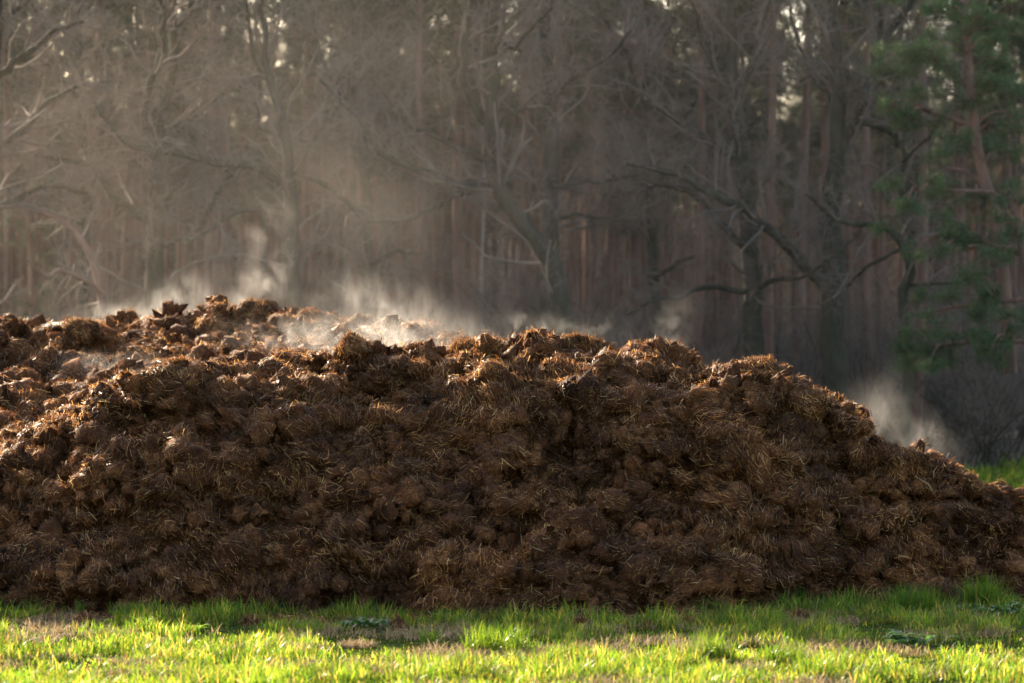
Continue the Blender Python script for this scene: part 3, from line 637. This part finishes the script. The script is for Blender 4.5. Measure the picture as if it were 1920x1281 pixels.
for k in range(44): place_pine(-60 + 2040 * (k + rng.uniform(0.1, 0.9)) / 44, rng.uniform(84, 104), int(rng.integers(5)), rng.uniform(0.62, 0.8), FARL, GP)
# one pale slim trunk in the middle
rt = empty('birch_tree', P(905, 880, fd(83)) * np.array([1, 1, 0]), 'pale slim trunk in front of the pines near the leaning oak', 'birch tree')
z = np.linspace(0, 13, 14); T = np.stack([0.05 * np.sin(z), 0.05 * np.cos(z), z], -1)
link('trunk', mesh('trunk', *tubes(T[None], (0.075 * (1 - z / 16))[None], 8), smooth=True), M_pale, rt)
c, cr = children(T[None, 5:], np.full((1, 9), 0.05), 40, 0, 0.7, 0.3, rng, M=5, ltab=1.6, rr=0.25); c2, cr2 = children(c, cr, 8, 0.4, 0.7, -0.05, rng, M=3)
link('crown', mesh('crown', *join([tubes(c, cr, 4), tubes(c2, cr2, 3)])), M_twig, rt); rt.scale = (K, K, K)

# young green pines: reddish bent stems with sprays of needles
def green_pine(label, D, stems, sprays, seed, nscale=1.0, m=M_needle):
    rg = np.random.default_rng(seed); D = fd(D); px = F / D; b = P(stems[0][0][0], 880, D); off = np.array([b[0], D, 0])
    root = empty('green_pine', off, label, 'pine tree')
    L = []
    for j, s in enumerate(stems):
        q = interp_poly(np.array([[*P(x, y, D + (0.3 * i if j else 0)), w / px / 2] for i, (x, y, w) in enumerate(s)]), 24); L.append(q)
        link('trunk' if j == 0 else 'limb', mesh('trunk', *tubes(q[None, :, :3] - off, q[None, :, 3], 8), smooth=True), M_pine, root)
    allp = np.concatenate([q[:, :3] for q in L]); tw, cents = [], []
    for (x, y, rx, ry) in sprays:
        dd = rg.uniform(-1.1, 0.8); c0 = P(x, y, D + dd); a = rx / px; bz = ry / px
        k = max(6, int(nscale * 20 * a * bz / 0.14))
        e = rg.normal(size=(k, 3)); e = e / np.linalg.norm(e, axis=1, keepdims=True) * (rg.random(k) ** 0.45)[:, None]
        tip = c0 + e * np.array([a, 0.7 * a, bz])
        near = allp[np.argmin(((allp[:, None] - (c0 + np.array([0, 0, -bz * 0.6]))) ** 2).sum(-1).ravel())]
        s0 = c0 + (near - c0) * 0.12
        bl = np.stack([near + (c0 - near) * t + np.array([0, 0, 0.15 * math.sin(3.1 * t)]) for t in np.linspace(0, 1, 6)])
        tw.append(tubes(bl[None], np.linspace(0.02, 0.008, 6)[None], 5))
        mid = (s0 + tip) / 2 + rg.normal(size=(k, 3)) * 0.08 - np.array([0, 0, 0.06])
        pl = np.stack([np.repeat(s0[None], k, 0), mid, tip], 1); tw.append(tubes(pl, np.repeat(np.array([[0.007, 0.005, 0.003]]), k, 0), 3))
        cents += [tip, (tip * 0.7 + mid * 0.3)]
    bv, bq = join(tw)
    cc = np.concatenate(cents); v, q = needle_clumps(cc, np.full(len(cc), 0.09), 34, 0.10, 0.009, rg)
    two('crown', v - off, q, bv - off, bq, m, M_pine, root)
    return root
XR = np.random.default_rng(77)
XS = [(XR.uniform(1650, 1930), XR.uniform(-20, 300), XR.uniform(28, 52), XR.uniform(12, 24)) for _ in range(30)]
XL = [(XR.uniform(1660, 1930), XR.uniform(330, 700), XR.uniform(28, 52), XR.uniform(12, 22)) for _ in range(32)]
green_pine('green young pine with a reddish bent stem at the right edge of the forest', 71,
    [[(1895, 700, 26), (1885, 560, 26), (1872, 440, 25), (1865, 385, 24), (1845, 340, 22), (1833, 290, 20), (1828, 240, 18), (1820, 160, 15), (1815, 80, 12), (1810, 10, 9)],
     [(1850, 350, 10), (1815, 322, 9), (1780, 315, 8), (1735, 340, 6)], [(1828, 240, 10), (1790, 225, 9), (1740, 210, 7)], [(1822, 170, 9), (1770, 130, 8), (1720, 100, 6)], [(1870, 430, 10), (1840, 460, 9), (1790, 470, 6)]],
    [(1775, 18, 60, 26), (1840, 30, 40, 40), (1800, 75, 60, 28), (1860, 75, 30, 30), (1700, 100, 62, 24), (1760, 110, 50, 24), (1830, 110, 50, 24), (1690, 135, 40, 14), (1790, 150, 60, 18), (1860, 150, 40, 20),
     (1750, 175, 60, 16), (1670, 195, 42, 18), (1700, 215, 30, 12), (1840, 185, 50, 20), (1890, 215, 40, 22), (1800, 200, 40, 14), (1900, 165, 40, 14), (1890, 245, 40, 18), (1770, 290, 50, 24), (1840, 265, 40, 16), (1790, 255, 40, 14), (1900, 285, 36, 20)] + XS, 21, 0.6)
green_pine('lower green pine boughs spreading beneath the bent pine at the right edge', 70,
    [[(1935, 760, 20), (1930, 640, 20), (1925, 520, 18), (1915, 440, 15), (1905, 380, 11)],
     [(1925, 560, 9), (1860, 570, 8), (1790, 575, 6), (1730, 590, 4)], [(1920, 480, 9), (1850, 455, 8), (1780, 445, 6)], [(1930, 640, 9), (1840, 640, 8), (1740, 650, 5)], [(1918, 450, 8), (1870, 360, 7), (1720, 355, 5)]],
    [(1670, 345, 36, 14), (1730, 365, 50, 16), (1770, 350, 40, 16), (1700, 385, 30, 12), (1870, 405, 50, 22), (1780, 440, 60, 20), (1850, 450, 60, 22), (1760, 475, 50, 14), (1880, 480, 50, 22), (1830, 510, 60, 18), (1900, 435, 30, 20),
     (1770, 560, 50, 14), (1820, 580, 60, 18), (1880, 590, 50, 18), (1750, 600, 50, 16), (1700, 620, 40, 14), (1800, 625, 60, 18), (1720, 650, 50, 18), (1780, 670, 60, 18), (1860, 650, 50, 16), (1690, 680, 26, 12), (1740, 690, 40, 12)] + XL, 22, 0.6)
green_pine('dim green pine sapling at the left edge behind the heap', 80,
    [[(60, 660, 14), (62, 560, 13), (58, 460, 10), (50, 390, 6)], [(62, 560, 6), (100, 540, 5), (140, 545, 3)]],
    [(40, 440, 60, 26), (100, 420, 50, 24), (60, 490, 60, 22), (110, 540, 50, 22), (40, 560, 50, 26), (80, 590, 70, 18), (20, 400, 40, 26), (90, 340, 40, 18)], 23, 0.4, M_needle_dull)
rb = empty('leaning_pine', P(195, 880, fd(73)) * np.array([1, 1, 0]), 'small reddish leaning pine with bare pale branches, behind the left end of the heap', 'pine tree')
off = np.array(rb.location)
def traced(name, pts, D, d1, m, root, off, S=8):
    px = F / D; q = interp_poly(np.array([[*P(x, y, D + d1 * i), w / px / 2] for i, (x, y, w) in enumerate(pts)]), 24)
    link(name, mesh(name, *tubes(q[None, :, :3] - off, q[None, :, 3], S), smooth=True), m, root); return q
q0 = traced('trunk', [(197, 885, 20), (196, 700, 17), (193, 560, 16), (180, 500, 15), (165, 465, 13), (140, 430, 11), (110, 405, 9), (60, 392, 7), (0, 388, 5)], fd(73), 0.1, M_pine, rb, off)
q1 = traced('limb', [(194, 550, 10), (165, 528, 9), (130, 512, 9), (108, 505, 9), (92, 525, 8), (72, 505, 6), (50, 488, 4)], fd(73), -0.2, M_pine, rb, off)
c, cr = children(np.stack([q0[8:, :3], q1[:16, :3]]), np.stack([q0[8:, 3], q1[:16, 3]]), 22, 0, 0.9, -0.1, rng, M=5, ltab=0.6, rr=0.4); c2, cr2 = children(c, cr, 6, 0.4, 0.8, 0, rng, M=3)
v, q = join([tubes(c, cr, 4), tubes(c2, cr2, 3)]); link('crown', mesh('crown', v - off, q), M_twig, rb)

# ------------------------------------------------------------------ bare understorey shrubs
def shrub_proto(seed, h, n):
    rg = np.random.default_rng(seed); root = empty('bare_shrub', (0, 0, 0), '', 'shrub')
    K = n; st = np.stack([rg.normal(0, 0.35, K), rg.normal(0, 0.35, K), np.zeros(K)], -1); d = norm(np.stack([rg.normal(0, 0.4, K), rg.normal(0, 0.4, K), np.ones(K)], -1))
    pts = [st]
    for k in range(6):
        d = norm(d + rg.normal(size=(K, 3)) * 0.18 + np.array([0, 0, 0.02])); pts.append(pts[-1] + d * (h * rg.uniform(0.7, 1.1, K) / 6)[:, None])
    p = np.stack(pts, 1); r = np.repeat(np.linspace(0.022, 0.006, 7)[None], K, 0)
    link('stems', mesh('stems', *tubes(p, r, 5)), M_oak, root)
    c, cr = children(p, r, 12, 0, 0.8, 0.1, rg, M=5, tmin=0.15, wig=0.2, rr=0.6, ltab=1.0); cr = np.minimum(cr, 0.008)
    c2, cr2 = children(c, cr, 7, 0, 0.8, 0.05, rg, M=3, tmin=0.1, wig=0.25, rr=0.7, ltab=0.45); cr2 = np.clip(cr2, 0.0035, 0.006)
    link('twigs', mesh('twigs', *join([tubes(c, cr, 3), tubes(c2, cr2, 3)])), M_twig, root)
    return root
sp = [shrub_proto(60 + k, 3.2 + 0.7 * k, 16) for k in range(4)]; su = [False] * 4
SHL = 'bare brown twiggy shrub in the forest understorey behind the heap'
for row, (D0, cnt) in enumerate(((75, 12), (79, 18), (84, 22), (91, 24), (100, 24), (110, 24))):
    for k in range(cnt):
        px = -80 + 2080 * (k + 0.5 + rng.uniform(-0.4, 0.4)) / cnt; D = fd(D0 + rng.uniform(-2, 2))
        b = P(px, 880, D); loc = (b[0], D, 0); s = K * rng.uniform(0.8, 1.3) * (0.8 if row == 0 else 1.05); j = int(rng.integers(4)); o = sp[j]
        if not su[j]:
            su[j] = True; o.location = loc; o.scale = (s, s, s); o['label'] = SHL; o['group'] = 'bare shrubs under the trees'
        else: copy_tree(o, loc, rng.uniform(0, 6.28), s, SHL, 'bare shrubs under the trees')

# ------------------------------------------------------------------ far wood: reads as one mass
def far_wood():
    rg = np.random.default_rng(5); parts = []
    n = 620; x = rg.uniform(-40, 24, n); y = rg.uniform(97, 124, n)
    side = rg.random(n) < 0.32; x = np.where(side, rg.uniform(-60, -13, n), x); y = np.where(side, rg.uniform(64, 100, n), y)
    h = rg.uniform(9.5, 12.5, n); z = np.linspace(0, 1, 6)
    T = np.stack([x[:, None] + rg.normal(0, 0.3, (n, 1)) * z, y[:, None] + 0 * z, h[:, None] * z], -1)
    parts.append(tubes(T, np.repeat(np.linspace(0.12, 0.04, 6)[None], n, 0), 6))
    # twiggy brush and crowns: small strips
    N = 360000; k = rg.integers(0, n, N); low = rg.random(N) < 0.38
    zz = np.where(low, rg.random(N) ** 1.3 * 7, h[k] * (0.55 + 0.48 * rg.random(N)))
    c = np.stack([x[k] + rg.normal(0, 0.9, N), y[k] + rg.normal(0, 0.9, N), zz], -1)
    d = norm(rg.normal(size=(N, 3)) + np.array([0, 0, 0.3])) * rg.uniform(0.25, 0.7, (N, 1)); s = norm(np.cross(d, rg.normal(size=(N, 3)))) * rg.uniform(0.009, 0.034, (N, 1))
    parts.append((np.stack([c - s, c + s, c + d + s * 0.3, c + d - s * 0.3], 1).reshape(-1, 3), np.arange(N * 4).reshape(-1, 4)))
    o = link('far_wood', mesh('far_wood', *join(parts)), M_wood)
    tag(o, 'far off mass of brown bare wood closing the view behind the pines', 'wood', kind='stuff')
far_wood()

# ------------------------------------------------------------------ steam
def steam(label, c, size, dens, scale, seed, lo=0.42, hi=0.75, lean=(0.0, 0.0)):
    """One wisp: a closed domain filled with uneven vapour that thins out towards its edge."""
    nu, nv = 24, 14
    u = np.linspace(0, 2 * math.pi, nu, endpoint=False); v = np.linspace(0.05, math.pi - 0.05, nv)
    Uu, Vv = np.meshgrid(u, v); S = np.stack([np.sin(Vv) * np.cos(Uu), np.sin(Vv) * np.sin(Uu), np.cos(Vv)], -1).reshape(-1, 3)
    j = np.arange(nv - 1)[:, None] * nu; cc = np.arange(nu)[None]; c2 = (cc + 1) % nu
    Q = np.stack([j + cc, j + nu + cc, j + nu + c2, j + c2], -1).reshape(-1, 4).tolist()
    me = bpy.data.meshes.new('steam'); me.from_pydata(S.tolist(), [], Q + [list(range(nu)), list(range((nv - 1) * nu, nv * nu))[::-1]])
    m = bpy.data.materials.new('steam'); m.use_nodes = True; m.cycles.volume_step_rate = 0.35 if dens > 0.1 else 1.0; t = m.node_tree; t.nodes.clear()
    out = t.nodes.new('ShaderNodeOutputMaterial'); pv = t.nodes.new('ShaderNodeVolumePrincipled')
    pv.inputs['Color'].default_value = (0.97, 0.96, 0.95, 1) if dens > 0.1 else (0.97, 0.91, 0.86, 1); pv.inputs['Anisotropy'].default_value = 0.55
    tc = t.nodes.new('ShaderNodeTexCoord'); ln = t.nodes.new('ShaderNodeVectorMath'); ln.operation = 'LENGTH'
    t.links.new(tc.outputs['Object'], ln.inputs[0])
    env = t.nodes.new('ShaderNodeMapRange'); env.interpolation_type = 'SMOOTHSTEP'
    env.inputs[1].default_value = 0.0; env.inputs[2].default_value = 1.0; env.inputs[3].default_value = 1; env.inputs[4].default_value = 0
    t.links.new(ln.outputs['Value'], env.inputs[0])
    geo = t.nodes.new('ShaderNodeNewGeometry'); mp = t.nodes.new('ShaderNodeMapping'); mp.inputs['Location'].default_value = (seed * 3.1, seed * 1.7, seed * 0.9)
    mp.inputs['Scale'].default_value = (1, 1, 0.75)
    t.links.new(geo.outputs['Position'], mp.inputs[0])
    nz = t.nodes.new('ShaderNodeTexNoise'); nz.inputs['Scale'].default_value = scale; nz.inputs['Detail'].default_value = 7; nz.inputs['Roughness'].default_value = 0.68; nz.inputs['Distortion'].default_value = 1.4
    t.links.new(mp.outputs[0], nz.inputs['Vector'])
    mr = t.nodes.new('ShaderNodeMapRange'); mr.interpolation_type = 'SMOOTHSTEP'; mr.inputs[1].default_value = lo; mr.inputs[2].default_value = hi; mr.inputs[3].default_value = 0; mr.inputs[4].default_value = dens * (0.34 if dens > 0.1 else 0.38)
    t.links.new(nz.outputs[0], mr.inputs[0])
    pw = t.nodes.new('ShaderNodeMath'); pw.operation = 'POWER'; pw.inputs[1].default_value = 1.8 if dens > 0.1 else 1.0; t.links.new(env.outputs[0], pw.inputs[0])
    mu = t.nodes.new('ShaderNodeMath'); mu.operation = 'MULTIPLY'; t.links.new(pw.outputs[0], mu.inputs[0]); t.links.new(mr.outputs[0], mu.inputs[1])
    t.links.new(mu.outputs[0], pv.inputs['Density']); t.links.new(pv.outputs[0], out.inputs['Volume'])
    o = link('steam', me, m); o.location = tuple(c); o.scale = size; o.rotation_euler = (0, lean[0], lean[1])
    return tag(o, label, 'steam', kind='stuff')
def SP(px, py, D): return tuple(P(px, py, D))
steam('thin plume of steam rising highest above the summit of the heap', SP(498, 500, 35.5), (0.62, 0.6, 1.45), 2.6, 2.2, 1, 0.43, 0.85, (0.10, 0))
steam('bright wisp of steam at the foot of the summit clod', SP(447, 572, 35.5), (0.34, 0.4, 0.32), 6.5, 4.0, 2, 0.42, 0.85, (0.5, 0))
steam('white steam drifting out of the dip left of the summit', SP(330, 585, 35.6), (1.15, 0.8, 0.62), 4.5, 2.8, 3, 0.42, 0.85, (-0.4, 0))
steam('low thin steam drifting over the dark clod on the back ridge', SP(190, 592, 35.8), (1.1, 0.6, 0.30), 3.0, 3.0, 11, 0.46, 0.8, (-0.15, 0))
steam('low steam along the ridge right of the summit', SP(735, 600, 33), (1.8, 1.0, 0.75), 2.8, 2.6, 4, 0.42, 0.85, (0.25, 0))
steam('bright steam lying in the hollow behind the front ridge', SP(690, 640, 30.5), (2.2, 1.0, 0.42), 4.0, 2.8, 5, 0.44, 0.78, (0.05, 0))
steam('narrow wisp of steam rising from the crest right of the middle', SP(1262, 632, 28.2), (0.36, 0.45, 0.66), 3.0, 3.4, 6, 0.42, 0.85, (0.25, 0))
steam('steam drifting along the low right shoulder of the heap', SP(1700, 815, 27.3), (1.05, 0.5, 0.50), 4.2, 3.2, 7, 0.42, 0.85, (0.6, 0))
steam('faint taller steam where the crest drops on the right', SP(1650, 770, 27.6), (0.5, 0.4, 0.8), 2.0, 2.6, 12, 0.42, 0.85, (0.3, 0))
steam('thin steam over the sunlit left slope', SP(215, 715, 30), (1.2, 1.0, 0.50), 2.4, 2.8, 8, 0.45, 0.8)
steam('small bright steam by the dark clod at the left end of the front ridge', SP(265, 722, 27.2), (0.30, 0.4, 0.30), 5.0, 4.0, 13, 0.42, 0.85, (0.4, 0))
steam('faint wide veil of steam drifting between heap and forest', SP(860, 420, 42.5), (14.0, 4.5, 5.8), 0.040, 0.35, 9, 0.2, 0.8)
steam('small steam wisps along the middle crest', SP(1010, 622, 28.2), (1.9, 0.5, 0.34), 3.0, 3.4, 10, 0.46, 0.8)
